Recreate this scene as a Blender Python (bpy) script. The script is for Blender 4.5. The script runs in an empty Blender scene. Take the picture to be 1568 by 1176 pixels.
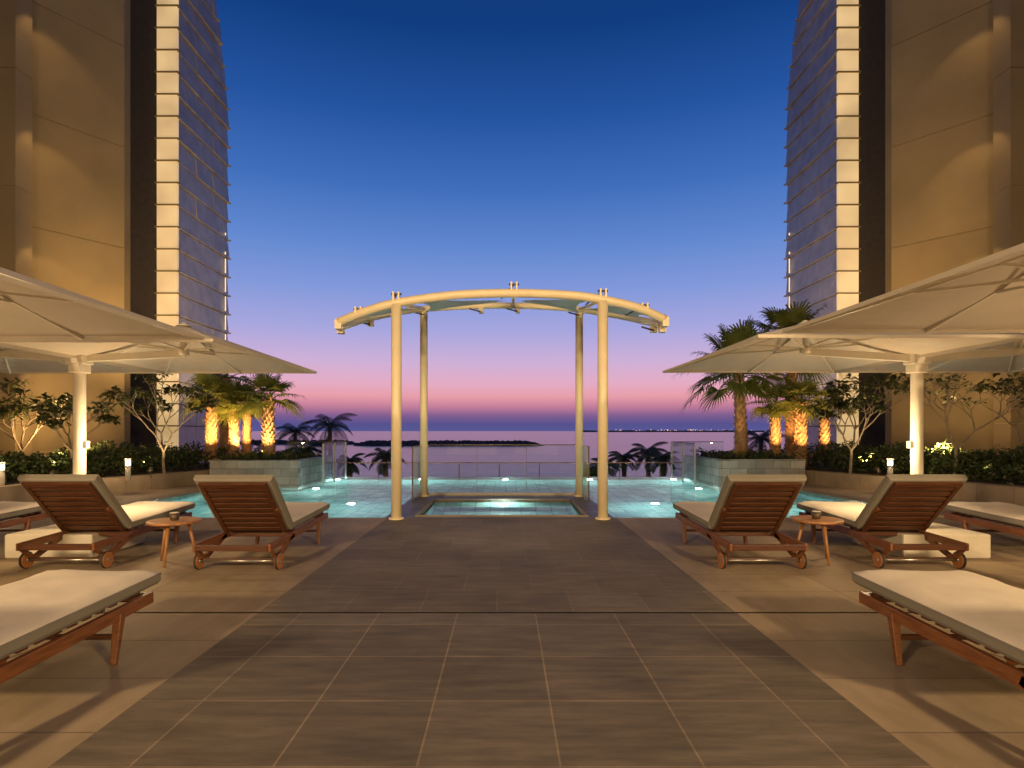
import bpy, bmesh, math, random
from mathutils import Vector, Matrix, noise
R = random.Random(7)
sc = bpy.context.scene
sc.view_settings.view_transform='Standard'
sc.view_settings.look='None'
sc.view_settings.exposure=0
def lin(c):
    return tuple(((v/255)/12.92 if v/255<=0.04045 else ((v/255+0.055)/1.055)**2.4) for v in c)
# ------------------------------------------------------------------ camera
cam=bpy.data.cameras.new('camera'); co=bpy.data.objects.new('camera',cam)
sc.collection.objects.link(co); sc.camera=co
co.location=(0,0,1.4); co.rotation_euler=(math.radians(90),0,0)
cam.sensor_width=36; cam.lens=900/1568*36
cam.shift_x=10/1568; cam.shift_y=72/1568
cam.clip_start=0.05; cam.clip_end=60000
# ------------------------------------------------------------------ sky
w=bpy.data.worlds.new('World'); sc.world=w; w.use_nodes=True
nt=w.node_tree; nt.nodes.clear()
o=nt.nodes.new('ShaderNodeOutputWorld'); bg=nt.nodes.new('ShaderNodeBackground')
tc=nt.nodes.new('ShaderNodeTexCoord'); sx=nt.nodes.new('ShaderNodeSeparateXYZ'); rp=nt.nodes.new('ShaderNodeValToRGB')
nt.links.new(tc.outputs['Generated'],sx.inputs[0]); nt.links.new(sx.outputs['Z'],rp.inputs[0])
nt.links.new(rp.outputs[0],bg.inputs[0]); nt.links.new(bg.outputs[0],o.inputs[0])
stops=[(0.0,(86,88,148)),(0.012,(86,82,142)),(0.026,(128,94,144)),(0.042,(198,128,154)),(0.058,(232,158,170)),(0.080,(228,172,196)),
(0.115,(206,176,215)),(0.165,(168,167,222)),(0.23,(130,153,218)),(0.30,(96,135,207)),(0.38,(64,110,186)),(0.47,(37,84,160)),(0.56,(18,62,130)),(0.7,(10,46,104)),(1.0,(7,32,80))]
el=rp.color_ramp.elements
while len(el)>1: el.remove(el[-1])
el[0].position=stops[0][0]; el[0].color=lin(stops[0][1])+(1,)
for p,c in stops[1:]:
    e=el.new(p); e.color=lin(c)+(1,)
rp.color_ramp.interpolation='LINEAR'
bg.inputs[1].default_value=1.0
# ------------------------------------------------------------------ materials
def mat(name,col,rough=0.6,var=0.15,scale=6,bump=0.0,bscale=40,metal=0,spec=0.5,stretch=(1,1,1),col2=None,trans=0):
    m=bpy.data.materials.new(name); m.use_nodes=True; n=m.node_tree; N=n.nodes; L=n.links
    b=N['Principled BSDF']; b.inputs['Roughness'].default_value=rough; b.inputs['Metallic'].default_value=metal
    b.inputs['Specular IOR Level'].default_value=spec
    t=N.new('ShaderNodeTexCoord'); mp=N.new('ShaderNodeMapping'); mp.inputs['Scale'].default_value=stretch
    L.new(t.outputs['Object'],mp.inputs[0])
    nz=N.new('ShaderNodeTexNoise'); nz.inputs['Scale'].default_value=scale; nz.inputs['Detail'].default_value=6
    L.new(mp.outputs[0],nz.inputs['Vector'])
    r=N.new('ShaderNodeValToRGB'); L.new(nz.outputs['Fac'],r.inputs[0])
    c1=tuple(v*(1-var) for v in col); c2=col2 or tuple(min(1,v*(1+var)) for v in col)
    r.color_ramp.elements[0].position=.3; r.color_ramp.elements[1].position=.7
    r.color_ramp.elements[0].color=c1+(1,); r.color_ramp.elements[1].color=c2+(1,)
    L.new(r.outputs[0],b.inputs['Base Color'])
    if bump:
        z=N.new('ShaderNodeTexNoise'); z.inputs['Scale'].default_value=bscale; z.inputs['Detail'].default_value=4
        L.new(mp.outputs[0],z.inputs['Vector'])
        bp=N.new('ShaderNodeBump'); bp.inputs['Strength'].default_value=bump; bp.inputs['Distance'].default_value=.02
        L.new(z.outputs['Fac'],bp.inputs['Height']); L.new(bp.outputs[0],b.inputs['Normal'])
    if trans:
        tr=N.new('ShaderNodeBsdfTranslucent'); L.new(r.outputs[0],tr.inputs[0])
        mx=N.new('ShaderNodeMixShader'); mx.inputs[0].default_value=trans
        L.new(b.outputs[0],mx.inputs[1]); L.new(tr.outputs[0],mx.inputs[2]); L.new(mx.outputs[0],N['Material Output'].inputs[0])
    return m
def emis(name,col,s,sample=False):
    m=bpy.data.materials.new(name); m.use_nodes=True; n=m.node_tree
    b=n.nodes['Principled BSDF']; b.inputs['Base Color'].default_value=(.8,.8,.8,1)
    b.inputs['Emission Color'].default_value=col+(1,); b.inputs['Emission Strength'].default_value=s
    if not sample: m.cycles.emission_sampling='NONE'
    return m
def tile(name,c1,c2,mortar,wd,ht,ms,off=(0,0),rough=.45,offset=0.0,plane='XY',bump=.25,streak=(1,6,1),sv=.35,spec=.25):
    m=bpy.data.materials.new(name); m.use_nodes=True; n=m.node_tree; N=n.nodes; L=n.links; b=N['Principled BSDF']
    b.inputs['Specular IOR Level'].default_value=spec
    t=N.new('ShaderNodeTexCoord'); mp=N.new('ShaderNodeMapping'); L.new(t.outputs['Object'],mp.inputs[0])
    mp.inputs['Location'].default_value=(off[0],off[1],0)
    if plane=='XZ': mp.inputs['Rotation'].default_value=(math.radians(-90),0,0)
    if plane=='YZ': mp.inputs['Rotation'].default_value=(math.radians(-90),math.radians(-90),0)
    br=N.new('ShaderNodeTexBrick'); br.offset=offset; br.inputs['Scale'].default_value=1
    br.inputs['Brick Width'].default_value=wd; br.inputs['Row Height'].default_value=ht
    br.inputs['Mortar Size'].default_value=ms; br.inputs['Mortar Smooth'].default_value=.1
    br.inputs['Color1'].default_value=c1+(1,); br.inputs['Color2'].default_value=c2+(1,); br.inputs['Mortar'].default_value=mortar+(1,)
    L.new(mp.outputs[0],br.inputs['Vector'])
    m2=N.new('ShaderNodeMapping'); m2.inputs['Scale'].default_value=streak; L.new(t.outputs['Object'],m2.inputs[0])
    nz=N.new('ShaderNodeTexNoise'); nz.inputs['Scale'].default_value=2.2; nz.inputs['Detail'].default_value=8; nz.inputs['Roughness'].default_value=.65
    L.new(m2.outputs[0],nz.inputs['Vector'])
    mr=N.new('ShaderNodeMapRange'); mr.inputs['From Min'].default_value=.3; mr.inputs['From Max'].default_value=.7
    mr.inputs['To Min'].default_value=1-sv; mr.inputs['To Max'].default_value=1+sv
    L.new(nz.outputs['Fac'],mr.inputs['Value'])
    n3=N.new('ShaderNodeTexNoise'); n3.inputs['Scale'].default_value=.9; n3.inputs['Detail'].default_value=5; L.new(t.outputs['Object'],n3.inputs['Vector'])
    mr3=N.new('ShaderNodeMapRange'); mr3.inputs['From Min'].default_value=.3; mr3.inputs['From Max'].default_value=.7
    mr3.inputs['To Min'].default_value=.80; mr3.inputs['To Max'].default_value=1.16; L.new(n3.outputs['Fac'],mr3.inputs['Value'])
    mm=N.new('ShaderNodeMath'); mm.operation='MULTIPLY'; L.new(mr.outputs[0],mm.inputs[0]); L.new(mr3.outputs[0],mm.inputs[1])
    mx=N.new('ShaderNodeMix'); mx.data_type='RGBA'; mx.blend_type='MULTIPLY'; mx.inputs['Factor'].default_value=1
    L.new(br.outputs['Color'],mx.inputs['A']); L.new(mm.outputs[0],mx.inputs['B'])
    L.new(mx.outputs['Result'],b.inputs['Base Color'])
    rr=N.new('ShaderNodeMapRange'); rr.inputs['To Min'].default_value=rough-.1; rr.inputs['To Max'].default_value=rough+.15
    L.new(nz.outputs['Fac'],rr.inputs['Value']); L.new(rr.outputs[0],b.inputs['Roughness'])
    bp=N.new('ShaderNodeBump'); bp.inputs['Strength'].default_value=bump; bp.inputs['Distance'].default_value=.004; bp.invert=True
    L.new(br.outputs['Fac'],bp.inputs['Height']); L.new(bp.outputs[0],b.inputs['Normal'])
    return m
def water(name,tint,bs,bstr,ior_rough=.02,scale_y=1,refr=False,k=1.0):
    m=bpy.data.materials.new(name); m.use_nodes=True; n=m.node_tree; N=n.nodes; L=n.links; N.remove(N['Principled BSDF'])
    out=N['Material Output']
    if refr:
        tr=N.new('ShaderNodeBsdfRefraction'); tr.inputs['IOR'].default_value=1.33; tr.inputs['Roughness'].default_value=.0
    else: tr=N.new('ShaderNodeBsdfTransparent')
    tr.inputs[0].default_value=tint+(1,)
    gl=N.new('ShaderNodeBsdfGlossy'); gl.inputs['Roughness'].default_value=ior_rough
    fr=N.new('ShaderNodeFresnel'); fr.inputs[0].default_value=1.33
    if bstr:
        t=N.new('ShaderNodeTexCoord'); nz=N.new('ShaderNodeTexNoise'); nz.inputs['Scale'].default_value=bs; nz.inputs['Detail'].default_value=3
        mp=N.new('ShaderNodeMapping'); mp.inputs['Scale'].default_value=(1,scale_y,1); L.new(t.outputs['Object'],mp.inputs[0]); L.new(mp.outputs[0],nz.inputs['Vector'])
        bp=N.new('ShaderNodeBump'); bp.inputs['Strength'].default_value=bstr; bp.inputs['Distance'].default_value=.03
        L.new(nz.outputs['Fac'],bp.inputs['Height']); L.new(bp.outputs[0],gl.inputs['Normal']); L.new(bp.outputs[0],fr.inputs['Normal'])
        if refr: L.new(bp.outputs[0],tr.inputs['Normal'])
    mk=N.new('ShaderNodeMath'); mk.operation='MULTIPLY'; mk.inputs[1].default_value=k; L.new(fr.outputs[0],mk.inputs[0])
    mx=N.new('ShaderNodeMixShader'); L.new(mk.outputs[0],mx.inputs[0]); L.new(tr.outputs[0],mx.inputs[1]); L.new(gl.outputs[0],mx.inputs[2]); L.new(mx.outputs[0],out.inputs[0])
    return m
def leafmat(name,c1,c2,trans=.35):
    return mat(name,c1,.5,.25,3,col2=c2,trans=trans,spec=.3)
M={}
M['path']=tile('dark_stone_tile',(.124,.099,.074),(.162,.132,.100),(.25,.19,.13),.6,.6,.005,(1.57,-3.05),rough=.66,sv=.32)
M['path2']=tile('dark_stone_tile_b',(.140,.113,.086),(.180,.147,.113),(.21,.165,.12),.6,.6,.004,(1.57,-4.56),rough=.70,offset=.5,sv=.32)
M['tan']=tile('tan_stone_tile',(.29,.22,.145),(.335,.255,.17),(.19,.145,.10),1.2,.6,.006,(1.9,-4.53),rough=.66,offset=0,sv=.16,streak=(3,1,1))
M['spa']=tile('spa_surround_stone',(.13,.115,.10),(.17,.15,.13),(.08,.07,.06),.6,.4,.005,rough=.45)
M['stone']=tile('planter_stone',(.24,.23,.21),(.42,.40,.37),(.12,.11,.10),.45,.21,.006,rough=.6,offset=.5,plane='XZ',sv=.25,bump=.5)
M['stoneY']=tile('planter_stone_side',(.24,.23,.21),(.42,.40,.37),(.12,.11,.10),.45,.21,.006,rough=.6,offset=.5,plane='YZ',sv=.25,bump=.5)
M['mosaic']=tile('pool_mosaic',(.22,.37,.36),(.42,.58,.55),(.20,.29,.29),.3,.3,.014,rough=.3,sv=.34)
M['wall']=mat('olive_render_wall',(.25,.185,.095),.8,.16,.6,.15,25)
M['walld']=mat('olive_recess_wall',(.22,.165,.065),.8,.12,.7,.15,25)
M['joint']=mat('joint_sealant',(.36,.28,.17),.8)
M['jointd']=mat('joint_dark',(.04,.035,.03),.8)
M['slat']=mat('tower_cladding_panel',(.40,.36,.34),.38,.18,2.5,metal=.25)
M['slatd']=mat('tower_gap',(.06,.05,.045),.8)
M['cream']=mat('cream_painted_steel',(.76,.64,.42),.4,.05,4)
M['mem']=mat('canopy_membrane',(.68,.60,.52),.7,.05,3,trans=.10)
M['canvas']=mat('umbrella_canvas',(.58,.51,.41),.85,.05,3,.1,180,trans=.10)
M['white']=mat('white_powder_coat',(.66,.60,.49),.45,.04,5)
M['wood']=mat('teak_wood',(.205,.076,.026),.38,.35,5,.1,60,stretch=(14,1.2,14),spec=.5)
M['woodx']=mat('shaded_slat_teak',(.085,.028,.011),.38,.4,5,.1,60,stretch=(1.2,14,14),spec=.5)  # backrest shade is painted into this darker slat colour
M['tabw']=mat('table_wood',(.36,.165,.06),.4,.25,5,stretch=(1,9,1))
M['wheel']=mat('wheel_wood',(.42,.17,.05),.4,.15,20)
M['rub']=mat('black_rubber',(.03,.03,.03),.7)
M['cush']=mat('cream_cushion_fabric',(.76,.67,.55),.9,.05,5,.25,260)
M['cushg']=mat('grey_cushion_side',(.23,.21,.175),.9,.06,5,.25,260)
M['steel']=mat('brushed_steel',(.5,.48,.45),.3,.05,5,metal=.9)
M['brass']=mat('dark_bronze',(.10,.07,.045),.4,.1,8,metal=.3)
M['bark']=mat('palm_bark',(.40,.23,.11),.85,.4,9,.5,30)
M['plum']=mat('plumeria_bark',(.22,.165,.105),.8,.35,8,.3,40)
M['palm']=leafmat('palm_leaf',(.11,.145,.028),(.21,.225,.05),.4)
M['palmd']=leafmat('palm_leaf_dark',(.035,.06,.03),(.07,.10,.045),0)
M['leaf']=leafmat('plumeria_leaf',(.055,.07,.020),(.12,.125,.04),.2)
M['hedge']=leafmat('hedge_leaf',(.022,.042,.010),(.060,.078,.022),0)
M['soil']=mat('soil',(.06,.045,.03),.95,.3,10,.5,20)
M['rock']=mat('breakwater_rock',(.06,.055,.055),.95,.3,.3)
M['ground']=mat('sandy_ground',(.10,.085,.06),.95,.2,.1)
M['glass']=water('clear_glass',(.88,.94,.93),1,0,0,k=.5)
M['poolw']=water('pool_water',(.78,.96,.95),2.2,.42,.03,refr=True,k=.5)
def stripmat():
    m=bpy.data.materials.new('glowing_cream_panel'); m.use_nodes=True; N=m.node_tree.nodes; L=m.node_tree.links; b=N['Principled BSDF']
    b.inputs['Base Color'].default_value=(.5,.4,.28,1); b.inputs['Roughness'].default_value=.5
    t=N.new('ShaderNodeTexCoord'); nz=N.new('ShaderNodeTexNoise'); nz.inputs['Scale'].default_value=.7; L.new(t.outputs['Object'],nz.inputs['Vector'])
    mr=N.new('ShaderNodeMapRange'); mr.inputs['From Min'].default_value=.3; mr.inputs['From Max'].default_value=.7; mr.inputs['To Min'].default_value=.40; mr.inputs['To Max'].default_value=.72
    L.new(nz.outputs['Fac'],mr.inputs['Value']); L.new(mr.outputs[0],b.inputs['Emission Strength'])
    b.inputs['Emission Color'].default_value=(1,.68,.31,1); m.cycles.emission_sampling='NONE'  # panels are emissive, strength varied by noise
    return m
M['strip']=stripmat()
def seamat():
    m=bpy.data.materials.new('sea_water'); m.use_nodes=True; N=m.node_tree.nodes; L=m.node_tree.links; b=N['Principled BSDF']
    b.inputs['Base Color'].default_value=(.02,.03,.07,1); b.inputs['Roughness'].default_value=.16; b.inputs['IOR'].default_value=1.33
    t=N.new('ShaderNodeTexCoord'); mp=N.new('ShaderNodeMapping'); mp.inputs['Scale'].default_value=(.35,1,1); L.new(t.outputs['Object'],mp.inputs[0])
    nz=N.new('ShaderNodeTexNoise'); nz.inputs['Scale'].default_value=.22; nz.inputs['Detail'].default_value=5; L.new(mp.outputs[0],nz.inputs['Vector'])
    bp=N.new('ShaderNodeBump'); bp.inputs['Strength'].default_value=.55; bp.inputs['Distance'].default_value=.6
    L.new(nz.outputs['Fac'],bp.inputs['Height']); L.new(bp.outputs[0],b.inputs['Normal'])
    return m
M['sea']=seamat()
# ------------------------------------------------------------------ mesh builder
class MB:
    def __init__(s): s.v=[]; s.f=[]; s.m=[]; s.mats=[]; s.sm=[]
    def mi(s,m):
        if m not in s.mats: s.mats.append(m)
        return s.mats.index(m)
    def face(s,pts,m,smooth=False):
        b=len(s.v); s.v+= [tuple(p) for p in pts]; s.f.append(tuple(range(b,b+len(pts)))); s.m.append(s.mi(m)); s.sm.append(smooth)
    def box(s,x0,x1,y0,y1,z0,z1,m,M4=None,taper=None):
        P=[Vector((x,y,z)) for z in (z0,z1) for (x,y) in ((x0,y0),(x1,y0),(x1,y1),(x0,y1))]
        if M4: P=[M4@p for p in P]
        b=len(s.v); s.v+=[tuple(p) for p in P]; k=s.mi(m)
        for f in ((3,2,1,0),(4,5,6,7),(0,1,5,4),(1,2,6,5),(2,3,7,6),(3,0,4,7)):
            s.f.append(tuple(b+i for i in f)); s.m.append(k); s.sm.append(False)
    def beam(s,a,b_,w,h,m,w2=None,h2=None,up=Vector((0,0,1))):
        a=Vector(a); b_=Vector(b_); d=(b_-a).normalized()
        if abs(d.dot(up))>.98: up=Vector((0,1,0))
        x=d.cross(up).normalized(); y=x.cross(d).normalized(); w2=w2 or w; h2=h2 or h
        P=[]
        for c,ww,hh in ((a,w,h),(b_,w2,h2)):
            for i,j in ((-1,-1),(1,-1),(1,1),(-1,1)): P.append(c+x*ww/2*i+y*hh/2*j)
        b=len(s.v); s.v+=[tuple(p) for p in P]; k=s.mi(m)
        for f in ((3,2,1,0),(4,5,6,7),(0,1,5,4),(1,2,6,5),(2,3,7,6),(3,0,4,7)):
            s.f.append(tuple(b+i for i in f)); s.m.append(k); s.sm.append(False)
    def tube(s,pts,rad,m,n=12,cap=True,jit=0):
        pts=[Vector(p) for p in pts]; rings=[]; k=s.mi(m)
        if not isinstance(rad,(list,tuple)): rad=[rad]*len(pts)
        ux=None
        for i,p in enumerate(pts):
            d=(pts[min(i+1,len(pts)-1)]-pts[max(i-1,0)]).normalized()
            if ux is None: ux=d.orthogonal().normalized()
            ux=(ux-d*ux.dot(d)).normalized(); uy=d.cross(ux)
            b=len(s.v)
            for j in range(n):
                a=2*math.pi*j/n; r=rad[i]*(1+(R.uniform(-jit,jit) if jit else 0))
                s.v.append(tuple(p+ux*math.cos(a)*r+uy*math.sin(a)*r))
            rings.append(b)
        for i in range(len(rings)-1):
            for j in range(n):
                j2=(j+1)%n
                s.f.append((rings[i]+j,rings[i]+j2,rings[i+1]+j2,rings[i+1]+j)); s.m.append(k); s.sm.append(True)
        if cap:
            s.f.append(tuple(rings[0]+j for j in reversed(range(n)))); s.m.append(k); s.sm.append(False)
            s.f.append(tuple(rings[-1]+j for j in range(n))); s.m.append(k); s.sm.append(False)
    def mesh(s,name):
        me=bpy.data.meshes.new(name); me.from_pydata(s.v,[],s.f)
        for m in s.mats: me.materials.append(m)
        me.polygons.foreach_set('material_index',s.m); me.polygons.foreach_set('use_smooth',s.sm); me.update()
        return me
def link(name,me,parent=None,loc=(0,0,0),bev=0,segs=2,rot=0):
    ob=bpy.data.objects.new(name,me); sc.collection.objects.link(ob); ob.location=loc; ob.rotation_euler=(0,0,rot)
    if parent: ob.parent=parent
    if bev:
        b=ob.modifiers.new('bevel','BEVEL'); b.width=bev; b.segments=segs; b.limit_method='ANGLE'; b.angle_limit=math.radians(40)
    return ob
def empty(name,loc=(0,0,0),rot=0):
    e=bpy.data.objects.new(name,None); sc.collection.objects.link(e); e.location=loc; e.rotation_euler=(0,0,rot); e.empty_display_size=.2; return e
def light(kind,name,loc,power,col,parent=None,target=None,size=.1,angle=60,blend=.6,sy=None):
    l=bpy.data.lights.new(name,kind); l.energy=power; l.color=col
    if kind=='AREA':
        l.size=size
        if sy: l.shape='RECTANGLE'; l.size_y=sy
    else: l.shadow_soft_size=size
    if kind=='SPOT': l.spot_size=math.radians(angle); l.spot_blend=blend
    ob=bpy.data.objects.new(name,l); sc.collection.objects.link(ob); ob.location=loc
    if target is not None:
        ob.rotation_euler=(Vector(target)-Vector(loc)).to_track_quat('-Z','Y').to_euler()
    if parent: ob.parent=parent
    return ob
WARM=(1,.62,.25); WARM2=(1,.70,.37); AMBER=(1,.52,.18)
# ------------------------------------------------------------------ ground, sea
b=MB(); b.face([(-30000,-300,-7),(30000,-300,-7),(30000,40000,-7),(-30000,40000,-7)],M['ground']); link('ground',b.mesh('ground'))
b=MB(); b.face([(-30000,75,-6),(30000,75,-6),(30000,39000,-6),(-30000,39000,-6)],M['sea']); link('sea',b.mesh('sea'))
b=MB()
def rocks(x0,x1,y,zt,n,wid=6):
    for i in range(n):
        x=R.uniform(x0,x1); e=min(1,(x1-x)/8,(x-x0)/8+.3); yy=y+R.uniform(-wid,wid)*.5
        s=R.uniform(.5,1.2); z=-6+ (zt+6)*e*(1-abs(yy-y)/wid)*R.uniform(.8,1.0)
        Mx=Matrix.Translation((x,yy,z-s))@Matrix.Rotation(R.uniform(0,3),4,(R.random(),R.random(),R.random()+.1))
        b.box(-s,s,-s,s,-s,s,M['rock'],Mx)
    P=[(x0,y-wid*.7,-6),(x1,y-wid*.7,-6),(x1-4,y,zt-.6),(x0+2,y,zt-.6)]
    b.face(P,M['rock'])
rocks(-76,19,300,-3.6,1100)
rocks(-150,-82,330,-3.6,300)
link('breakwater',b.mesh('breakwater'))
b=MB(); k=0; x=500
while x<1750:
    wdt=R.uniform(20,70); b.box(x,x+wdt,4000,4050,-6,R.uniform(2,8),M['rock']); x+=wdt*.95
link('distant_coast',b.mesh('distant_coast'))
b=MB(); ml=emis('city_light',(1,.50,.25),1.6)
for i in range(55):
    x=R.choice([R.uniform(650,1700),R.uniform(1000,1500)]); z=R.uniform(4,12); s=R.uniform(1.0,2.0)
    b.box(x-s,x+s,3990,3992,z-s,z+s,ml)
link('distant_city_lights',b.mesh('distant_city_lights'))
# ------------------------------------------------------------------ podium deck
PX0,PX1,PY0,PY1=-7.0,6.9,9.5,18.8
YJ=4.53
deck=empty('terrace_paving')
b=MB()
for (x0,x1,y0,y1) in ((-18,-1.9,-9,YJ-.014),(-18,-1.9,YJ+.014,PY0),(1.78,18,-9,YJ-.014),(1.78,18,YJ+.014,PY0),
    (-18,PX0,PY0,22),(PX1,18,PY0,22)):
    b.face([(x0,y0,0),(x1,y0,0),(x1,y1,0),(x0,y1,0)],M['tan'])
link('tan_paving',b.mesh('tan_paving'),deck)
b=MB()
b.box(-18,18,YJ-.014,YJ+.014,-.05,-.006,M['jointd']); link('expansion_joint',b.mesh('expansion_joint'),deck)
b=MB(); b.box(-18,18,-9,PY0-.35,-1.5,-.06,M['soil']); b.box(-18,PX0-.31,PY0,22,-1.5,-.01,M['soil']);b.box(PX1+.31,18,PY0,22,-1.5,-.01,M['soil'])
b.box(-18,18,-9,19.2,-6.9,-1.51,M['wall']); link('podium_base',b.mesh('podium_base'),deck)
path=empty('stone_path')
b=MB(); b.face([(-1.9,-9,0),(1.78,-9,0),(1.78,YJ-.014,0),(-1.9,YJ-.014,0)],M['path']); link('near_tiles',b.mesh('near_tiles'),path)
b=MB(); b.face([(-1.9,YJ+.014,0),(1.78,YJ+.014,0),(1.78,PY0,0),(-1.9,PY0,0)],M['path2']); link('far_tiles',b.mesh('far_tiles'),path)
# ------------------------------------------------------------------ swimming pool + spa
pool=empty('swimming_pool')
PD=-1.0
b=MB()
b.box(PX0,PX1,PY0,PY1,PD-.15,PD,M['mosaic'])
b.box(PX0-.3,PX0,PY0-.3,PY1+.1,PD-.15,-.004,M['mosaic']); b.box(PX1,PX1+.3,PY0-.3,PY1+.1,PD-.15,-.004,M['mosaic'])
b.box(PX0,PX1,PY0-.3,PY0,PD-.15,-.004,M['mosaic'])
for (x0,x1) in ((PX0,-2.3),(2.1,PX1)):
    b.box(x0,x1,PY0,PY0+.38,PD,-.28,M['mosaic']); b.box(x0,x1,PY0+.38,PY0+.76,PD,-.52,M['mosaic'])
link('pool_basin',b.mesh('pool_basin'),pool)
b=MB(); b.box(PX0,PX1,PY1,PY1+.18,-1.5,-.075,M['spa']); b.box(PX0,PX1,PY1+.18,PY1+.9,-1.5,-.6,M['spa']); link('infinity_edge',b.mesh('infinity_edge'),pool)
b=MB(); b.box(PX0-.3,PX0+.02,PY0,PY1,0,.035,M['tan']); b.box(PX1-.02,PX1+.3,PY0,PY1,0,.035,M['tan'])
link('coping',b.mesh('coping'),pool,bev=.008)
b=MB(); wz=-.07
SX0,SX1,SY1=-1.95,1.75,12.95
for (x0,x1,y0,y1) in ((PX0,SX0,PY0,SY1),(SX1,PX1,PY0,SY1),(PX0,PX1,SY1,PY1)):
    b.face([(x0,y0,wz),(x1,y0,wz),(x1,y1,wz),(x0,y1,wz)],M['poolw'])
link('pool_water_surface',b.mesh('pool_water_surface'),pool)
spa=empty('spa_pool')
ax0,ax1,ay0,ay1=-1.43,1.31,9.66,11.95
b=MB()
b.box(SX0,SX1,PY0+.001,ay0,PD+.01,.002,M['spa']); b.box(SX0,SX1,ay1,SY1,PD+.01,.002,M['spa'])
b.box(SX0,ax0,ay0,ay1,PD+.01,.002,M['spa']); b.box(ax1,SX1,ay0,ay1,PD+.01,.002,M['spa'])
link('spa_surround',b.mesh('spa_surround'),spa)
b=MB(); b.box(ax0,ax1,ay0,ay1,-.95,-.8,M['mosaic'])
b.box(ax0,ax1,ay0,ay0+.35,-.8,-.42,M['mosaic']); b.box(ax0,ax1,ay1-.35,ay1,-.8,-.42,M['mosaic'])
for t in ((ax0,ax0+.02,ay0+.351,ay1-.351),(ax1-.02,ax1,ay0+.351,ay1-.351)): b.box(*t,-.8,-.05,M['mosaic'])
b.box(ax0,ax1,ay1-.02,ay1,-.42,-.05,M['mosaic']); b.box(ax0,ax1,ay0,ay0+.02,-.42,-.05,M['mosaic'])
link('spa_basin',b.mesh('spa_basin'),spa)
b=MB(); b.face([(ax0,ay0,-.05),(ax1,ay0,-.05),(ax1,ay1,-.05),(ax0,ay1,-.05)],M['poolw']); link('spa_water_surface',b.mesh('spa_water_surface'),spa)
b=MB()
for (x0,x1,y0,y1) in ((ax0-.05,ax1+.05,ay0-.05,ay0),(ax0-.05,ax1+.05,ay1,ay1+.05),(ax0-.05,ax0,ay0,ay1),(ax1,ax1+.05,ay0,ay1)):
    b.box(x0,x1,y0,y1,.003,.02,M['tan'])
link('spa_coping',b.mesh('spa_coping'),spa)
COOL=(.70,1,.95)
COOL2=(.86,1,.93)
def uw(x,y,z,p,par,dy=-.2,col=COOL):
    light('POINT','underwater_light',(x,y+dy,z),p,col,par,size=.08)
uw(-.03,ay1-.03,-.22,38,spa,col=COOL2)
for x in (-5.2,-2.6,0,2.6,5.2): uw(x,PY1-.02,-.40,85,pool,-.6)
for x in (-5.6,-3.0,2.8,5.4):
    uw(x,PY0+.03,-.20,40,pool,.25,COOL2)
for x in (-5.6,-3.2,3.1,5.5):
    uw(x,12.2,-.35,55,pool,0)
uw(-4.9,15.2,-.25,45,pool,0,COOL2); uw(5.0,15.2,-.25,45,pool,0,COOL2); uw(-6.85,11.4,-.2,18,pool,0,COOL2); uw(6.75,11.4,-.2,18,pool,0,COOL2)
# ------------------------------------------------------------------ glass screens
gs=empty('glass_spa_screen')
b=MB()
b.box(-1.72,1.56,12.78,12.79,.06,1.09,M['glass']); b.box(-1.84,-1.83,11.6,12.7,.06,1.09,M['glass']); b.box(1.64,1.65,11.6,12.7,.06,1.09,M['glass'])
link('glass_panels',b.mesh('glass_panels'),gs)
b=MB()
b.box(-1.72,1.56,12.77,12.80,.003,.06,M['steel']); b.box(-1.72,1.56,12.775,12.795,1.09,1.11,M['brass'])
for x in (-1.84,1.64): b.box(x,x+.01,11.6,12.7,1.09,1.10,M['brass']); b.box(x-.01,x+.02,11.6,12.7,.003,.06,M['steel']); b.box(x-.008,x+.018,11.59,11.6,.003,1.1,M['brass'])
for x in (-.62,.46): b.box(x-.003,x+.003,12.777,12.793,.06,1.09,M['brass'])
link('screen_frame',b.mesh('screen_frame'),gs)
gr=empty('glass_railing')
b=MB(); x=-6.9
while x<6.8:
    b.box(x,x+1.32,19.6,19.61,-.6,.33,M['glass']); x+=1.34
link('glass_panels',b.mesh('rail_glass'),gr)
b=MB(); b.box(-6.9,6.9,19.585,19.625,.33,.36,M['tabw']); 
for i in range(11): b.box(-6.92+i*1.34,-6.895+i*1.34,19.59,19.62,-.6,.33,M['brass'])
link('handrail',b.mesh('handrail'),gr)
for s,xa,xb in ((-1,-5.05,-6.9),(1,5.25,6.9)):
    g=empty('glass_fence'); b=MB(); x0,x1=min(xa,xb),max(xa,xb)
    b.box(x0,x1,18.6,18.612,0,1.05,M['glass']); b.box(xa-.006,xa+.006,16.3,18.55,0,1.05,M['glass'])
    link('glass_panels',b.mesh('fence_glass'),g)
    b=MB(); b.box(x0,x1,18.59,18.62,1.05,1.07,M['brass']); b.box(xa-.012,xa+.012,16.3,18.6,1.05,1.07,M['brass'])
    for y in (16.3,17.4,18.6): b.box(xa-.02,xa+.02,y-.02,y+.02,-.6,1.05,M['steel'])
    link('fence_frame',b.mesh('fence_frame'),g)
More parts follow.
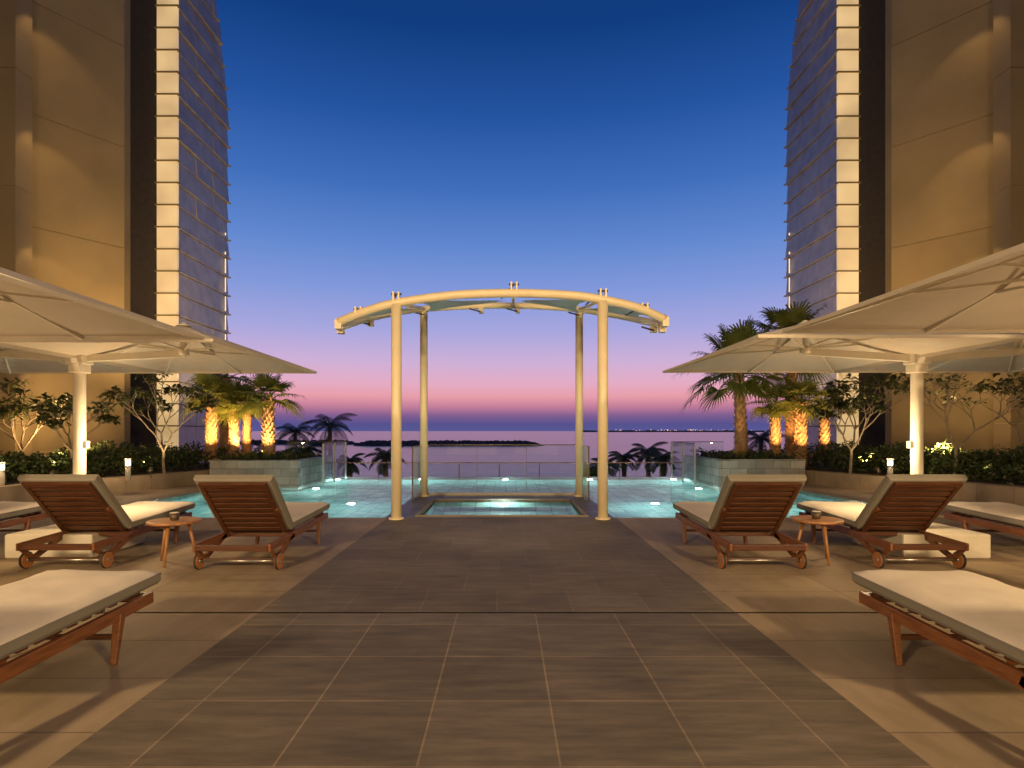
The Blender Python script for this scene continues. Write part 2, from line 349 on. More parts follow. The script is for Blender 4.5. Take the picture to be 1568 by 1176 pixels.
# ------------------------------------------------------------------ pergola
pg=empty('curved_pergola')
def P(px,py,d): return Vector(((px-774)*d/900,d,1.4-(py-660)*d/900))
def catmull(pts,n=8):
    out=[]; Q=[pts[0]*2-pts[1]]+pts+[pts[-1]*2-pts[-2]]
    for i in range(1,len(Q)-2):
        for k in range(n):
            t=k/n; p0,p1,p2,p3=Q[i-1:i+3]
            out.append(.5*((2*p1)+(p2-p0)*t+(2*p0-5*p1+4*p2-p3)*t*t+(3*p1-p0-3*p2+p3)*t**3))
    out.append(pts[-1]); return out
fp=catmull([P(519,493,9.55),P(560,477,9.4),P(607,464,9.33),P(695,452,9.33),P(787,449,9.33),P(870,452,9.33),P(923,459,9.33),P(975,471,9.4),P(1018,489,9.55)])
rpnt=catmull([P(522,500,9.75),P(562,488,10.8),P(610,478,11.9),P(650,473,12.55),P(720,469,12.7),P(785,468,12.75),P(840,470,12.7),P(887,474,12.5),P(940,482,11.7),P(980,490,10.7),P(1014,498,9.75)])
b=MB(); b.tube(fp,.070,M['cream'],16); b.tube(rpnt,.066,M['cream'],16)
for a,c in ((0,0),(-1,-1)): b.tube([fp[a]+Vector((0,-.05,.0)),rpnt[c]+Vector((0,.08,0))],.062,M['cream'],14)
for fx in (-1.73,0.12,1.545):
    f=min(fp,key=lambda p:abs(p.x-fx)); r=min(rpnt,key=lambda p:abs(p.x-fx)+ (0 if p.y>11 else 9)); b.tube([f,r],.03,M['cream'],8)
link('roof_tubes',b.mesh('roof_tubes'),pg)
b=MB()
for (px,d,top,bot) in ((607,9.33,466,795),(923,9.33,461,795)):
    X=(px-774)*d/900; zt=1.4-(top-660)*d/900
    b.tube([(X,d,0),(X,d,zt)],.082,M['cream'],20); b.tube([(X,d,0.002),(X,d,.025)],.12,M['cream'],20)
for (px,top) in ((649,478),(887,479)):
    d=12.6; X=(px-774)*d/900; zt=1.4-(top-660)*d/900
    b.tube([(X,d,0),(X,d,zt)],.082,M['cream'],20); b.tube([(X,d,0.002),(X,d,.025)],.12,M['cream'],20)
    b.tube([(X,d,1.06),(X,d,1.10)],.092,M['cream'],20)
link('columns',b.mesh('columns'),pg)
b=MB()
for px in (547,607,787,923,988):
    f=min(fp,key=lambda p:abs(p.x-(px-774)*9.33/900)); h=.11 if px in(607,787,923) else .05
    b.box(f.x-.055,f.x-.03,f.y-.06,f.y+.06,f.z,f.z+.06+h,M['cream']); b.box(f.x+.03,f.x+.055,f.y-.06,f.y+.06,f.z,f.z+.06+h,M['cream'])
    b.tube([(f.x-.08,f.y,f.z+.03+h),(f.x+.08,f.y,f.z+.03+h)],.016,M['brass'],8)
    b.tube([(f.x,f.y,f.z+.03+h),(f.x-.2,f.y+.5,f.z+h*.3)],.014,M['brass'],6)
for px in (737,790,570,1000,650,887):
    r=min(rpnt,key=lambda p:abs(p.x-(px-774)*p.y/900)); b.box(r.x-.05,r.x+.05,r.y-.05,r.y+.05,r.z-.16,r.z,M['cream']); b.tube([(r.x-.25,r.y-.2,r.z-.1),(r.x+.05,r.y,r.z-.14)],.016,M['brass'],6)
for e,s in ((fp[0],-1),(fp[-1],1),(rpnt[0],-1),(rpnt[-1],1)):
    b.box(e.x-.05,e.x+.05,e.y-.07,e.y+.07,e.z-.12,e.z+.02,M['cream'])
link('brackets',b.mesh('brackets'),pg)
b=MB()
def interp(pts,t):
    k=t*(len(pts)-1); i=min(int(k),len(pts)-2); return pts[i].lerp(pts[i+1],k-i)
def sail(ta0,ta1,tb0,tb1,h):
    A0=interp(fp,ta0)+Vector((0,.08,h)); A1=interp(fp,ta1)+Vector((0,.08,-h)); B0=interp(rpnt,tb0)+Vector((0,-.08,-h)); B1=interp(rpnt,tb1)+Vector((0,-.08,h))
    n=14; G=[]
    for i in range(n+1):
        row=[]
        for j in range(n+1):
            u=i/n; v=j/n
            uu=u+.16*math.sin(math.pi*v)*(1-2*u); vv=v+.16*math.sin(math.pi*u)*(1-2*v)
            p=(A0*(1-uu)+A1*uu)*(1-vv)+(B0*(1-uu)+B1*uu)*vv
            row.append(p)
        G.append(row)
    for i in range(n):
        for j in range(n): b.face([G[i][j],G[i+1][j],G[i+1][j+1],G[i][j+1]],M['mem'],True)
sail(.06,.24,.08,.30,-.02); sail(.25,.50,.30,.50,.10); sail(.50,.76,.50,.70,-.10); sail(.77,.94,.70,.92,.02)
link('shade_membrane',b.mesh('shade_membrane'),pg)
# ------------------------------------------------------------------ towers and walls
def building(s):
    par=empty('hotel_tower'); 
    X=11.72 if s<0 else 11.88
    def sx(a,c): return (min(s*a,s*c),max(s*a,s*c))
    H=34; row=.79
    b=MB(); x0,x1=sx(X+.2,22)
    b.box(x0,x1,21.15,21.5,-1,H,M['slatd']); 
    for i in range(17):
        z=i*2; far=24.7 if z<14 else max(21.7,24.7-((z-14)/16)**1.6*8.0)
        b.box(x0,x1,21.5,far-.1,z-(1 if i==0 else 0),z+2,M['slatd'])
    link('tower_core',b.mesh('tower_core'),par)
    b=MB(); nr=int(H/row)
    for i in range(nr):
        z=i*row
        far=24.95 if z<14 else 24.95-((z-14)/16)**1.6*8.0
        far=max(far,21.6)
        xin=s*(X+.16); xo=s*(X+.02); xo2=s*(X+.09)
        z0=z+.02; z1=z+row-.008
        y=21.1; k=0
        while y<far-.02:
            y2=min(y+1.3,far); e=.006; jx=R.uniform(-.02,.02)*s; jt=R.uniform(-.02,.02)*s
            Pn=[(xo+jx,y+e,z0),(xo+jx+jt,y2-e,z0),(xo2+jt,y2-e,z1),(xo2,y+e,z1)]
            Pb=[(xin,y+e,z0),(xin,y2-e,z0),(xin,y2-e,z1),(xin,y+e,z1)]
            b.face(Pn if s<0 else Pn[::-1],M['slat'])
            b.face([Pn[0],Pb[0],Pb[1],Pn[1]],M['slat']); b.face([Pn[1],Pb[1],Pb[2],Pn[2]],M['slat']); b.face([Pn[0],Pn[3],Pb[3],Pb[0]],M['slat'])
            y=y2
        a0,a1=sx(X-.03,X+.15)
        b.box(a0,a1,far-.03,far+.09,z+.0,z+.05,M['slat'])
    link('side_cladding',b.mesh('side_cladding'),par)
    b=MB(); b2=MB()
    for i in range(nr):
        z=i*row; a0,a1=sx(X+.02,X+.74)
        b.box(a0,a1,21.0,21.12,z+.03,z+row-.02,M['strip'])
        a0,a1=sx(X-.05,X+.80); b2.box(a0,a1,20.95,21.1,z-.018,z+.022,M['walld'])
    link('glowing_strip',b.mesh('glowing_strip'),par); link('strip_fins',b2.mesh('strip_fins'),par)
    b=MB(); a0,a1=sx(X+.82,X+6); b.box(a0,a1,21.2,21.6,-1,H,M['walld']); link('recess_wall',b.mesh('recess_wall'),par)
    b=MB()
    for i in range(10):
        z=1.0+i*3.16; b.box(a0,a1,21.185,21.2,z,z+.03,M['jointd'])
    link('recess_joints',b.mesh('recess_joints'),par)
    b=MB(); em=emis('facade_edge_glint',(1,.72,.36),.9)  # emissive strips stand in for warm glints along the cladding edge
    a0,a1=sx(X-.03,X+.0)
    for i in range(nr):
        z=i*row
        if z<9.5: b.box(a0,a1,24.55,24.59,z+.1,z+(.7 if z<8 else .2),em)
    link('facade_edge_glints',b.mesh('facade_edge_glints'),par)
    light('SPOT','cladding_uplight',(s*(X-1.9),21.6,.5),900,WARM2,par,(s*(X+.1),23.2,10),.08,80,.7)
    # added fill spot brightens the recess through the gap beside the angled wall
    light('SPOT','recess_fill',(s*9.3,15.2,.6),2600,WARM,par,(s*(X+1.2),21.2,11.0),.10,62,.8)
    wl=empty('facade_wall')
    A=Vector((s*(13.3 if s<0 else 13.7),16.0,0)); B=Vector((s*(11.8 if s<0 else 11.95),18.2,0)); n=(B-A).normalized()
    b=MB(); nrm=Vector((n.y,-n.x,0)) 
    if nrm.y>0: nrm=-nrm
    back=-nrm*.5
    def prism(p,q,o1,o2,z0,z1,m):
        pts=[p+o1,q+o1,q+o2,p+o2]; 
        lo=[Vector((v.x,v.y,z0)) for v in pts]; hi=[Vector((v.x,v.y,z1)) for v in pts]
        b.face(lo,m); b.face(hi,m)
        for i in range(4): b.face([lo[i],lo[(i+1)%4],hi[(i+1)%4],hi[i]],m)
    lev=[-1]+[ -2.3+3.12*i for i in range(1,12)]
    for i in range(len(lev)-1):
        prism(A,B,nrm*0,back*2,lev[i]+.012,lev[i+1]-.012,M['wall'])
    prism(A,B,back*.06,back*1.9,-1,lev[-1],M['joint'])
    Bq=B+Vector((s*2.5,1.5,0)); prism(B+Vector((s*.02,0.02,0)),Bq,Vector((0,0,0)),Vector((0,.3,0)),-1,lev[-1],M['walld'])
    link('angled_wall',b.mesh('angled_wall'),wl)
    b=MB(); a0,a1=sx(abs(A.x)-.42,22)
    lv=[-1]+[1.6+3.12*(i-1) for i in range(1,12)]
    for i in range(len(lv)-1): b.box(a0,a1,15.45,16.0,lv[i]+.012,lv[i+1]-.012,M['wall'])
    a0,a1=sx(abs(A.x)-.40,22); b.box(a0,a1,15.48,15.98,-1,lv[-1],M['joint'])
    a0,a1=sx(17.5,22); b.box(a0,a1,-9,15.4,-1,30,M['wall'])
    link('outer_wall',b.mesh('outer_wall'),wl)
    for i,zz in enumerate((6.8,9.92,13.04,16.16)):
        p=Vector((s*(abs(A.x)-1.15),15.75,zz)) 
        tgt=A.lerp(B,.25)+Vector((0,0,zz-2.4)); light('SPOT','wall_washer',p,30,WARM,wl,tgt,.05,90,.45)
    light('AREA','wall_floodlight',(s*10.9,14.7,.9),190,WARM,wl,(s*13.2,17.4,8.5),.4)
building(-1); building(1)
h=empty('hotel_building'); b=MB()
b.box(-22,22,-10,-9.2,3.6,20,M['wall'])
for x in range(-20,21,5): b.box(x-.5,x+.5,-10,-9.2,-1,3.6,M['wall'])
link('facade',b.mesh('hotel_facade'),h)
b=MB(); em=emis('lit_window',(1,.66,.32),1.6)
for x in range(-20,20,5): b.box(x+.52,x+4.48,-9.9,-9.85,0,3.58,em)
for z in (5,8.5,12,15.5):
    for x in range(-19,20,4): b.box(x-.9,x+.9,-9.24,-9.18,z,z+1.8,em)
link('lit_windows',b.mesh('lit_windows'),h)
b=MB(); b.box(-20,20,-9.2,-4,4.2,4.5,M['wall']); link('entrance_canopy',b.mesh('entrance_canopy'),h)
for x in (-5.5,5.5): 
    light('AREA','canopy_floodlight',(x,-3.8,3.9),690,WARM2,h,(x*.2,8,0),.5)
light('SPOT','pergola_spotlight',(-3,-3.8,6.6),1700,WARM2,h,(-.3,9.6,2.4),.12,32,.5)
light('SPOT','pergola_spotlight',(3,-3.8,6.6),1700,WARM2,h,(.3,9.6,2.4),.12,32,.5)
# ------------------------------------------------------------------ planting beds & kerbs
def bed(s):
    par=empty('planting_bed'); b=MB()
    K0=Vector((s*10.6,9.6,0)); K1=Vector((s*8.0,16.6,0)); 
    poly=[K0,K1,Vector((s*8.0,20.5,0)),Vector((s*14,20.5,0)),Vector((s*17,9.6,0))]
    b.face([(p.x,p.y,.28) for p in poly],M['soil'])
    def ledge(a,c,w,z0,z1,m):
        d=(c-a).normalized(); n=Vector((-d.y,d.x,0))*s
        Q=[a,c,c+n*w,a+n*w]; lo=[(q.x,q.y,z0) for q in Q]; hi=[(q.x,q.y,z1) for q in Q]
        b.face(hi,m); 
        for i in range(4): b.face([lo[i],lo[(i+1)%4],hi[(i+1)%4],hi[i]],m)
    ledge(K0,K1,.38,0.0,.34,M['tan'])
    link('bed_kerb',b.mesh('bed_kerb'),par)
for s in (-1,1): bed(s)
def leafquad(b,c,s,m):
    d=Vector((R.gauss(0,1),R.gauss(0,1),R.gauss(0,.8))).normalized(); e=d.orthogonal().normalized(); e=Matrix.Rotation(R.uniform(0,6.28),3,d)@e
    b.face([c-e*s*.5,c+d*s,c+e*s*.5,c-d*s],m)
def hedge(s):
    b=MB()
    for i in range(20000):
        t=R.random(); w=R.random()**.8
        base=Vector((s*10.9,9.8,0)).lerp(Vector((s*8.45,16.8,0)),t)
        x=base.x+s*w*2.2; y=base.y+w*1.0
        hh=.30+.48*(.5+1.1*noise.noise(Vector((x*1.6,y*1.6,3+s))))+.18*noise.noise(Vector((x*5,y*5,1)))
        if hh<.30: continue
        z=.28+max(.04,hh)*(R.random()**.45)
        leafquad(b,Vector((x,y,z)),R.uniform(.025,.06),M['hedge'])
    for i in range(3500):
        x=s*R.uniform(8.1,12.5); y=R.uniform(16.5,20.3); z=.28+R.random()**.5*(.5+.5*noise.noise(Vector((x,y,0))))
        leafquad(b,Vector((x,y,z)),R.uniform(.04,.08),M['hedge'])
    link('hedge',b.mesh('hedge'))
hedge(-1); hedge(1)
def planter(x0,x1,y0,y1,zt):
    par=empty('stone_planter'); b=MB()
    w=.18
    b.box(x0,x1,y0,y0+w,PD+.01,zt,M['stone']); b.box(x0,x1,y1-w,y1,PD+.01,zt,M['stone'])
    b.box(x0,x0+w,y0+w,y1-w,PD+.01,zt,M['stoneY']); b.box(x1-w,x1,y0+w,y1-w,PD+.01,zt,M['stoneY'])
    link('planter_walls',b.mesh('planter_walls'),par)
    b=MB(); b.box(x0-.02,x1+.02,y0-.02,y0+w,zt,zt+.04,M['stone']); b.box(x0-.02,x0+w,y0+w,y1,zt,zt+.04,M['stone']); b.box(x1-w,x1+.02,y0+w,y1,zt,zt+.04,M['stone'])
    link('planter_coping',b.mesh('planter_coping'),par)
    b=MB(); b.box(x0+w,x1-w,y0+w,y1-w,-.9,zt-.06,M['soil']); link('planter_soil',b.mesh('planter_soil'),par)
    b=MB()
    for i in range(2800):
        x=R.uniform(x0+.15,x1-.15); y=R.uniform(y0+.15,y1-.15); z=zt-.05+R.random()*(.20+.22*noise.noise(Vector((x*2,y*2,5))))
        leafquad(b,Vector((x,y,z)),R.uniform(.03,.07),M['hedge'])
    for i in range(7):
        cx=R.uniform(x0+.3,x1-.3); cy=R.uniform(y0+.25,y0+1.0)
        for k in range(26):
            a=R.uniform(0,6.28); l=R.uniform(.2,.38); d=Vector((math.cos(a),math.sin(a),0)); ww=Vector((-d.y,d.x,0))*.008; c=Vector((cx,cy,zt-.05))
            m1=c+d*l*.3+Vector((0,0,l*.8)); m2=c+d*l*.75+Vector((0,0,l*.85))
            b.face([c-ww,c+ww,m1+ww,m1-ww],M['palm']); b.face([m1-ww,m1+ww,m2],M['palm'])
    link('planter_ground_cover',b.mesh('planter_ground_cover'),par)
planter(-7.7,-5.4,15.3,18.4,.60); planter(5.55,7.8,15.3,18.4,.62)
# ------------------------------------------------------------------ palms
def fanleaf(b,hub,d,up,L,m,n=24,spread=1.9):
    side=d.cross(up).normalized(); nn=side.cross(d).normalized()
    for k in range(n):
        a=(k/(n-1)-.5)*2*spread
        l=L*(1-.30*abs(a)/spread)*R.uniform(.85,1.1)
        dd=(d*math.cos(a)+side*math.sin(a)+nn*.12*abs(math.sin(a))).normalized()
        w=dd.cross(nn).normalized()*L*.038
        dr=R.uniform(.8,1.6)
        p1=hub+dd*l*.5; p2=hub+dd*l*.8+Vector((0,0,-.05*l*dr)); p3=hub+dd*l*.98+Vector((0,0,-.20*l*dr))
        b.face([hub,p1+w,p1-w],m); b.face([p1-w,p1+w,p2+w*.6,p2-w*.6],m); b.face([p2-w*.6,p2+w*.6,p3],m)
def fan_palm(loc,h,tr,nf,pl,L,lm='palm',lean=(0,0),seed=1,elmin=-.7):
    R.seed(seed); par=empty('fan_palm',loc); b=MB()
    pts=[];rad=[]
    for i in range(9):
        t=i/8; pts.append(Vector((lean[0]*t*t,lean[1]*t*t,h*t))); rad.append(tr*(1.15-.30*t+.04*math.sin(9*t)))
    b.tube(pts,rad,M['bark'],14,jit=.06)
    ns=int(h*95)
    for i in range(ns):
        t=(i+.5)/ns; a=i*2.39996; c=Vector((lean[0]*t*t,lean[1]*t*t,h*t)); r=tr*(1.13-.30*t)
        d=Vector((math.cos(a),math.sin(a),0)); w=Vector((-d.y,d.x,0))*tr*.26
        q=c+d*r*.93; tip=c+d*(r+tr*R.uniform(.22,.42))+Vector((0,0,R.uniform(.09,.15)))
        b.face([q-w,q+w,tip+w*.5,tip-w*.5],M['bark']); b.face([q-w+Vector((0,0,.09)),q+w+Vector((0,0,.09)),tip+w*.5,tip-w*.5],M['bark'])
    link('trunk',b.mesh('trunk'),par)
    b=MB(); top=pts[-1]
    for i in range(nf):
        a=i*2.39996+R.uniform(-.2,.2); e=1.4-(1.4-elmin)*(i/nf)**.85+R.uniform(-.12,.12)
        d=Vector((math.cos(a)*math.cos(e),math.sin(a)*math.cos(e),math.sin(e)))
        pp=pl*R.uniform(.75,1.15); mid=top+d*pp*.5+Vector((0,0,.05)); hub=top+d*pp+Vector((0,0,-.06*pp))
        b.tube([top,mid,hub],[.022,.016,.012],M[lm],5,cap=False)
        dd=(hub-mid).normalized(); dd=(dd+Vector((0,0,-.15))).normalized()
        fanleaf(b,hub,dd,Vector((0.01,0,1)),L*R.uniform(.85,1.1),M[lm])
    link('crown',b.mesh('crown'),par)
    return par
def feather_palm(loc,h,nf,L,lm='palmd',seed=1):
    R.seed(seed); par=empty('coconut_palm',loc); b=MB()
    b.tube([(0,0,0),(.1,0,h*.5),(0,0,h)],[.2,.15,.13],M['bark'],8); link('trunk',b.mesh('trunk'),par)
    b=MB(); top=Vector((0,0,h))
    for i in range(nf):
        a=i*2.39996; e=1.2-1.6*(i/nf)+R.uniform(-.1,.1); l=L*R.uniform(.85,1.1)
        pts=[]; p=top.copy(); ee=e
        for k in range(11):
            pts.append(p.copy()); p=p+Vector((math.cos(a)*math.cos(ee),math.sin(a)*math.cos(ee),math.sin(ee)))*l/10; ee-=.17
        b.tube(pts,[.03*(1-k/12) for k in range(11)],M[lm],4,cap=False)
        for k in range(26):
            t=(k+2)/28; q=t*10; j=min(int(q),9); c=pts[j].lerp(pts[j+1],q-j); d=(pts[j+1]-pts[j]).normalized()
            sd=d.cross(Vector((0,0,1))).normalized()
            for s in (-1,1):
                ll=l*.30*math.sin(math.pi*min(1,t*.85+.12)); dr=(sd*s+d*.55+Vector((0,0,-.45))).normalized()
                wv=d*.022; m1=c+dr*ll*.5; tip=c+dr*ll+Vector((0,0,-.18*ll)); b.face([c-wv*.4,c+wv*.4,m1+wv,m1-wv],M[lm]); b.face([m1-wv,m1+wv,tip],M[lm])
    link('crown',b.mesh('palm_crown'),par)
def at(px,d,z=0): return ((px-774)*d/900,d,z)
L1=[(324,17.2,1.80,.15,1),(358,17.6,1.60,.13,2),(378,18.1,1.55,.12,3),(411,16.6,1.72,.16,4)]
for px,d,hh,tr,sd in L1: fan_palm(at(px,d,.5),hh,tr,18,.52,.68,seed=sd,elmin=-.35)
fan_palm(at(1135,16.4,.55),2.45,.15,32,.92,.82,lm='palm',lean=(-.08,0),seed=11,elmin=-.6)
fan_palm(at(1212,18.0,.3),3.6,.16,30,.95,.85,lm='palm',seed=12,elmin=-.5)
fan_palm(at(1187,17.6,.5),1.6,.14,16,.48,.60,seed=13,elmin=-.3)
fan_palm(at(1226,16.8,.4),1.75,.15,17,.50,.64,seed=14,elmin=-.3)
fan_palm(at(1262,18.5,.4),1.8,.14,15,.50,.60,seed=16,elmin=-.3)
fan_palm(at(345,20.5,.3),2.9,.15,20,.7,.7,lm='palmd',seed=15)
for px,py,d,L,sd in ((505,652,38,2.1,21),(452,662,42,1.9,22),(590,700,30,1.3,23),(535,708,27,.9,24),(925,714,27,1.0,25),(955,702,33,1.2,26),(992,694,32,1.4,27),(1015,702,29,1.1,28),(470,690,30,1.2,29),(1165,672,36,1.6,30),(905,722,25,.8,33)):
    z=1.4-(py-660)*d/900; feather_palm(((px-774)*d/900,d,-7),z+7,16,L,seed=sd)
R.seed(99)
# ------------------------------------------------------------------ plumeria trees
def plumeria(loc,h,wid,seed,leafn,depth=5,r0=.04):
    R.seed(seed); par=empty('plumeria_tree',loc); b=MB(); lf=MB()
    def br(p,d,l,r,k):
        q=p+d*l*.5+Vector((R.uniform(-.04,.04),R.uniform(-.04,.04),0)); e=q+(d+Vector((0,0,.18))).normalized()*l*.5
        b.tube([p,q,e],[r,r*.85,r*.75],M['plum'],7,cap=(k==0))
        if k==0:
            for i in range(leafn):
                a=R.uniform(0,6.28); el=R.uniform(-.35,.9); dd=Vector((math.cos(a)*math.cos(el),math.sin(a)*math.cos(el),math.sin(el)))
                w=dd.cross(Vector((0,0,1))).normalized(); L=R.uniform(.12,.24); W=L*.20
                c=e+dd*.02; p1=c+dd*L*.35; p2=c+dd*L*.75+Vector((0,0,-.02)); p3=c+dd*L+Vector((0,0,-.06))
                lf.face([c,p1+w*W,p1-w*W],M['leaf']); lf.face([p1-w*W,p1+w*W,p2+w*W*.8,p2-w*W*.8],M['leaf']); lf.face([p2-w*W*.8,p2+w*W*.8,p3],M['leaf'])
            return
        n=R.choice([2,2,3]) if k<depth else 3
        a0=R.uniform(0,6.28)
        for i in range(n):
            a=a0+i*6.28/n+R.uniform(-.5,.5); sp=R.uniform(.35,.95)*wid
            dd=(d+Vector((math.cos(a),math.sin(a),.1))*sp).normalized(); dd.z=max(dd.z,.12); dd.normalize()
            br(e,dd,l*R.uniform(.55,.98),r*.70,k-1)
    br(Vector((0,0,0)),Vector((.05,0,1)),h*.27,r0,depth)
    link('branches',b.mesh('branches'),par); link('leaves',lf.mesh('leaves'),par)
plumeria(at(112,13.6,.3),2.35,1.15,31,12)
plumeria(at(252,14.6,.3),2.15,.75,32,12)
plumeria(at(30,14.5,.3),2.2,1.0,36,9)
plumeria(at(1302,14.6,.3),2.3,.9,33,12)
plumeria(at(1462,13.4,.3),2.6,1.0,34,3,5,.040)
plumeria(at(1575,12.6,.3),2.3,1.0,35,11)
R.seed(5)
# ------------------------------------------------------------------ garden spotlights
def uplight(loc,tgt,p,ang=60,col=WARM):
    g=empty('garden_spotlight'); b=MB(); v=Vector(loc); d=(Vector(tgt)-v).normalized()
    b.tube([v-d*.14,v-d*.02],[.035,.045],M['brass'],10); b.tube([(v.x,v.y,v.z-.25),tuple(v-d*.1)],.01,M['brass'],6)
    link('lamp_housing',b.mesh('lamp_housing'),g); light('SPOT','lamp',loc,p,col,g,tgt,.03,ang,.5)
for px,d,hh,tr,sd in L1:
    X=(px-774)*d/900; uplight((X+.22,d-.85,.80),(X,d,2.4),330,95,AMBER if px!=411 else WARM)
for px,d,hz in ((1187,17.6,2.3),(1226,16.8,2.3),(1262,18.5,2.3)):
    X=(px-774)*d/900; uplight((X-.15,d-.85,.80),(X,d,hz),230,95,AMBER)
uplight((5.75+.4,15.7,.8),(6.6,16.4,3.0),45,60)
for px,d,pw in ((112,13.6,42),(252,14.6,95),(1302,14.6,50),(1462,13.4,8)):
    X=(px-774)*d/900; uplight((X+.15,d-.8,.55),(X,d,1.7),pw,85,WARM2)
em=emis('bollard_lens',(1,.82,.50),9)
for px,d in ((196,13.0),(1363,13.0),(2,11.5)):
    g=empty('light_bollard',at(px,d,.3)); b=MB(); b.tube([(0,0,0),(0,0,.34)],.055,M['white'],14); b.tube([(0,0,.45),(0,0,.48)],.065,M['white'],14); link('post',b.mesh('post'),g)
    b=MB(); b.tube([(0,0,.34),(0,0,.45)],.05,em,14); link('lens',b.mesh('lens'),g); light('POINT','lamp',(0,-.02,.62),28,WARM2,g,size=.06)
# ------------------------------------------------------------------ sun loungers
def cushion(name,w,l,t,crown=.02):
    b=MB(); nx,ny=14,26; 
    def top(i,j):
        u=i/nx*2-1; v=j/ny*2-1
        x=u*w/2; y=(v+1)/2*l
        ed=min((1-abs(u))*w/2,(1-abs(v))*l/2)
        z=t-(.022*max(0,1-ed/.05)**2)+crown*(1-u*u)*(1-v*v)+.009*noise.noise(Vector((x*7,y*5,0)))+.004*noise.noise(Vector((x*16,y*12,4)))
        return Vector((x,y,z))
    G=[[top(i,j) for j in range(ny+1)] for i in range(nx+1)]
    for i in range(nx):
        for j in range(ny): b.face([G[i][j],G[i+1][j],G[i+1][j+1],G[i][j+1]],M['cush'],True)
    ring=[G[i][0] for i in range(nx+1)]+[G[nx][j] for j in range(1,ny+1)]+[G[i][ny] for i in range(nx-1,-1,-1)]+[G[0][j] for j in range(ny-1,0,-1)]
    n=len(ring)
    def off(p,o,z):
        x=p.x+(o if p.x>w/2-.001 else -o if p.x<-w/2+.001 else 0); y=p.y+(o if p.y>l-.001 else -o if p.y<.001 else 0); return Vector((x,y,z))
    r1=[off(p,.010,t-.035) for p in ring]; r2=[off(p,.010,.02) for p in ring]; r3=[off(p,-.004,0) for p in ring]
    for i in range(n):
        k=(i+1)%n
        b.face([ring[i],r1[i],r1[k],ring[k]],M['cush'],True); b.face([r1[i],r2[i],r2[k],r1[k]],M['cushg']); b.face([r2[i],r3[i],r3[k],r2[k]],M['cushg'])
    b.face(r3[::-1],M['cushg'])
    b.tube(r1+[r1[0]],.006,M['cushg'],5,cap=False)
    me=b.mesh(name)
    bm=bmesh.new(); bm.from_mesh(me); bmesh.ops.remove_doubles(bm,verts=bm.verts,dist=.0004); bm.to_mesh(me); bm.free()
    return me
W=.39
LO=Vector((0,.40,.32)); HI=Vector((0,-.13,.865))
def lounger_meshes():
    out={}
    b=MB()
    for s in (-1,1):
        x=s*(W-.02)
        b.beam((x,-.16,.245),(x,1.72,.30),.035,.075,M['wood'])
        b.beam((x,1.40,.29),(x+s*.01,1.33,0),.05,.06,M['wood'],.034,.034)
        b.beam((x,.50,.27),(x,.02,.09),.035,.06,M['wood'],.035,.05)
        b.beam((x,-.14,.245),(x,.04,.10),.035,.05,M['wood'],.03,.04)
        b.beam((x-s*.035,.62,.30),(x-s*.035,.12,.60),.022,.04,M['wood'])
    for y,z in ((1.71,.30),(.55,.265),(-.15,.245)): b.box(-W+.03,W-.03,y-.02,y+.02,z-.03,z+.03,M['woodx'])
    b.box(-W+.02,W-.02,-.0,.03,.08,.11,M['woodx'])
    b.beam((-W+.03,1.36,.16),(W-.03,1.36,.16),.03,.03,M['woodx'])
    for i in range(11):
        y=.45+i*.112; z=.272+(y+.16)*.0293; b.box(-W+.04,W-.04,y,y+.07,z+.02,z+.036,M['woodx'])
    out['frame']=b.mesh('frame')
    b=MB()
    d=(HI-LO); nrm=Vector((0,-d.z,d.y)).normalized()
    for s in (-1,1):
        x=Vector((s*(W-.075),0,0)); b.beam(LO+x,HI+x,.045,.03,M['woodx'])
    for i in range(9):
        c=LO+d*(.06+i*.107); x=Vector((W-.10,0,0)); 
        b.beam(c-x,c+x,.016,.052,M['woodx'],up=d.normalized())
    x=Vector((W-.055,0,0)); b.beam(HI-x,HI+x,.034,.05,M['woodx'],up=d.normalized())
    out['backrest']=b.mesh('backrest')
    b=MB()
    for s in (-1,1):
        x=s*(W+.015)
        b.tube([(x-.018,.0,.085),(x+.018,.0,.085)],.080,M['wheel'],24); b.tube([(x-.022,.0,.085),(x+.024,.0,.085)],.02,M['steel'],10)
        b.tube([(x-.012,.0,.085),(x+.012,.0,.085)],.085,M['rub'],24)
    b.tube([(-W,0,.085),(W,0,.085)],.012,M['steel'],8)
    out['wheels']=b.mesh('wheels')
    out['seat_cushion']=cushion('seat_cushion',.76,1.36,.10)
    out['back_cushion']=cushion('back_cushion',.76,.77,.10)
    return out
LM=lounger_meshes()
def lounger(cx,y,rot=0):
    e=empty('sun_lounger',(cx,y,0),rot)
    link('frame',LM['frame'],e,bev=.006); link('backrest',LM['backrest'],e,bev=.004); link('wheels',LM['wheels'],e)
    s=link('seat_cushion',LM['seat_cushion'],e,(R.uniform(-.008,.008),.42,.335)); s.rotation_euler=(math.radians(1.7),0,R.uniform(-.008,.008))
    d=(HI-LO).normalized(); n=Vector((0,d.z,-d.y))
    bc=link('back_cushion',LM['back_cushion'],e,tuple(LO+n*.02+d*.03))
    xax=d.cross(n); bc.rotation_euler=Matrix((xax,d,n)).transposed().to_euler()
for cx,y,r in ((-2.70,5.95,.0),(-4.48,6.0,.012),(-6.37,5.98,-.01),(2.61,5.98,0),(4.22,6.0,-.014),(6.12,5.95,.01),(-2.72,2.18,0),(2.73,2.18,0),(-4.6,2.2,0),(4.6,2.2,0)):
    lounger(cx,y,r)
